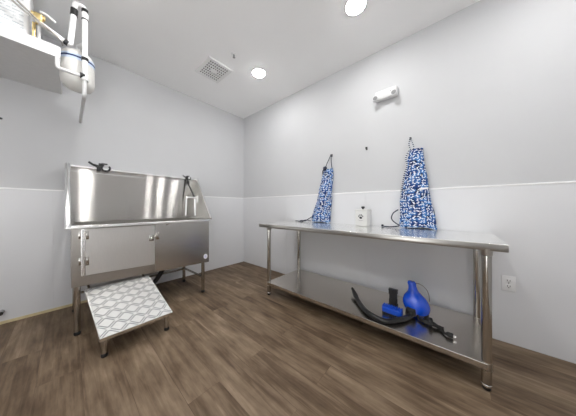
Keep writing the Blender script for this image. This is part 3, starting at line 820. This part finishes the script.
# pipework
t = thing('water_piping', 'white water piping with black couplings looping beside the water heater', 'pipe', (.74, -2.2, 2.2))
PXX = .742
def pp(y, z, x=PXX): return (x, y, z)
pr = .0175
pts = round_path([pp(-2.352, 2.405), pp(-2.203, 2.335), pp(-2.176, 2.695), pp(-2.122, 2.698), pp(-2.122, 2.12)], .024, 5)
link('main_pipe', tube(BM(), pts, pr, 16), 'pipew', t, True)
def coupling(a, b, r, mat, name='coupling'):
    bm = tube(BM(), [a, b], r, 16); return link(name, bm, mat, t, True)
coupling(pp(-2.212, 2.3395), pp(-2.232, 2.349), .021, 'black')
coupling(pp(-2.1838, 2.585), pp(-2.1800, 2.640), .0215, 'black')
coupling(pp(-2.122, 2.655), pp(-2.122, 2.680), .0205, 'black')
coupling(pp(-2.122, 2.592), pp(-2.122, 2.603), .0205, 'black')
coupling(pp(-2.122, 2.645), pp(-2.122, 2.600), .0225, 'pipew', 'union')
coupling(pp(-2.122, 2.255), pp(-2.122, 2.280), .0215, 'black')
coupling(pp(-2.122, 2.150), pp(-2.122, 2.092), .0215, 'pipew', 'tee')
coupling(pp(-2.122, 2.128, PXX + .001), pp(-2.150, 2.127, PXX + .001), .0222, 'black')
bm = tube(BM(), round_path([pp(-2.122, 2.122), pp(-2.268, 2.122), pp(-2.268, PZ + .001)], .02, 5), .0125, 14)
link('pan_drain_pipe', bm, 'pipew', t, True)
bm = tube(BM(), round_path([pp(-2.122, 2.11), pp(-2.126, 1.965), (.002, -2.126, 1.965)], .03, 6), .0125, 14)
link('drain_pipe', bm, 'pipeg', t, True)
bm = tube(BM(), round_path([pp(-2.122, 2.40), (.60, -2.158, 2.43), (.585, -2.158, 2.39)], .012, 4), .012, 12)
link('tank_branch', bm, 'pipew', t, True)
# brass valve with white lever
bm = BM(); box(bm, .722, .764, -2.378, -2.338, 2.415, 2.465, .008); tube(bm, [pp(-2.390, 2.452), pp(-2.325, 2.450)], .017, 14); tube(bm, [pp(-2.352, 2.39), pp(-2.352, 2.43)], .019, 14)
vl = link('valve', bm, 'brass', t, True)
bm = tube(BM(), smooth_path([pp(-2.35, 2.480, PXX + .012), pp(-2.325, 2.480, PXX + .014), pp(-2.295, 2.464, PXX + .016), pp(-2.275, 2.452, PXX + .016)]), .008, 10)
link('valve_lever', bm, 'white', vl, True)
for y in (-2.378, -2.355):
    link('riser', tube(BM(), [pp(y, 2.40, .725), pp(y, PZ + .008, .725)], .009, 12), 'brass' if y < -2.36 else 'pipeg', t, True)
link('heater_line', tube(BM(), smooth_path([(.704, -2.60, 2.62), (.752, -2.52, 2.52), (.764, -2.44, 2.445), (.764, -2.36, 2.395), (.762, -2.27, 2.352), (.745, -2.22, 2.335)]), .0062, 10), 's_frame', t, True)
link('heater_line', tube(BM(), smooth_path([(.704, -2.585, 2.645), (.752, -2.50, 2.535), (.768, -2.42, 2.455), (.768, -2.34, 2.392), (.768, -2.255, 2.335), (.745, -2.24, 2.305)]), .0062, 10), 's_frame', t, True)

# expansion tank
ex, ey = .585, -2.158
t = thing('expansion_tank', 'off-white expansion tank with a blue band hanging beside the wall shelf', 'tank', (ex, ey, 2.05))
bm = lathe(BM(), [(0, 2.050), (.045, 2.056), (.082, 2.075), (.100, 2.105), (.1045, 2.14), (.1045, 2.30), (.100, 2.335), (.082, 2.365), (.045, 2.385), (.015, 2.39), (.015, 2.41), (0, 2.41)], (ex, ey, 0), 40)
# keep clear of the shelf side
tk = link('vessel', bm, 'tank', t, True)
for r, z0, z1, mt, nm in ((.1056, 2.272, 2.318, 'paleblue', 'pale_band'), (.1062, 2.290, 2.304, 'navy', 'navy_band')):
    bm = BM(); ring = []
    for zz in (z0, z1): ring.append([bm.verts.new((ex + r * cos(2 * pi * k / 40), ey + r * sin(2 * pi * k / 40), zz)) for k in range(40)])
    for k in range(40): bm.faces.new((ring[0][k], ring[0][(k + 1) % 40], ring[1][(k + 1) % 40], ring[1][k]))
    link(nm, bm, mt, tk, True)

# bits on the left wall at the edge of the frame
t = thing('door_stop', 'small black door stop low on the left wall at the edge of the frame', 'door stop', (.002, -2.600, .113))
link('stop_base', lathe(BM(), [(.017, 0), (.017, .006), (.009, .012), (.009, .05)], (PT, -2.600, .113), 16, 'X'), 'grey', t, True)
link('stop_tip', lathe(BM(), [(.013, .045), (.015, .05), (.015, .066), (.010, .072), (0, .073)], (PT, -2.600, .113), 16, 'X'), 'rubber', t, True)
t = thing('wall_hook', 'tiny dark hook on the left wall under the wall shelf', 'hook', (0, -2.605, 1.836))
link('hook_plate', lathe(BM(), [(.009, .0005), (.009, .003), (.004, .005), (.004, .014), (0, .014)], (0, -2.605, 1.836), 14, 'X'), 'black', t, True)
link('hook_arm', tube(BM(), smooth_path([(.012, -2.605, 1.836), (.020, -2.605, 1.829), (.025, -2.605, 1.838)]), .003, 8), 'black', t, True)

# ------------------------------------------------------------------ camera
cam = bpy.data.cameras.new('camera'); co = bpy.data.objects.new('camera', cam); COL.objects.link(co)
co.location = (3.051, -2.219, 1.047); co.rotation_euler = (pi / 2, 0, .713)
cam.sensor_width = 36; cam.lens = 191.04 / 576 * 36; cam.clip_start = .02
cam.shift_y = (206.94 - 208) / 576
scene.camera = co
w = bpy.data.worlds.new('world'); scene.world = w; w.use_nodes = True
wnt = w.node_tree
tc = wnt.nodes.new('ShaderNodeTexCoord'); sp = wnt.nodes.new('ShaderNodeSeparateXYZ'); wnt.links.new(tc.outputs['Generated'], sp.inputs[0])
# dim overcast sky; lower half made brighter only to lift the ceiling
wnt.links.new(ramp(wnt, math_n(wnt, 'MULTIPLY_ADD', sp.outputs[2], .5, .5), [(.47, (1.5, 1.5, 1.5)), (.53, (.40, .41, .43))]), wnt.nodes['Background'].inputs[0])
w.node_tree.nodes['Background'].inputs[1].default_value = WORLD
vs = scene.view_settings
vs.view_transform = 'Standard'; vs.look = 'None'; vs.exposure = .36; vs.gamma = 1; vs.use_curve_mapping = False
scene.cycles.use_denoising = True
scene.cycles.max_bounces = 16; scene.cycles.diffuse_bounces = 8; scene.cycles.glossy_bounces = 8
scene.cycles.sample_clamp_indirect = 8
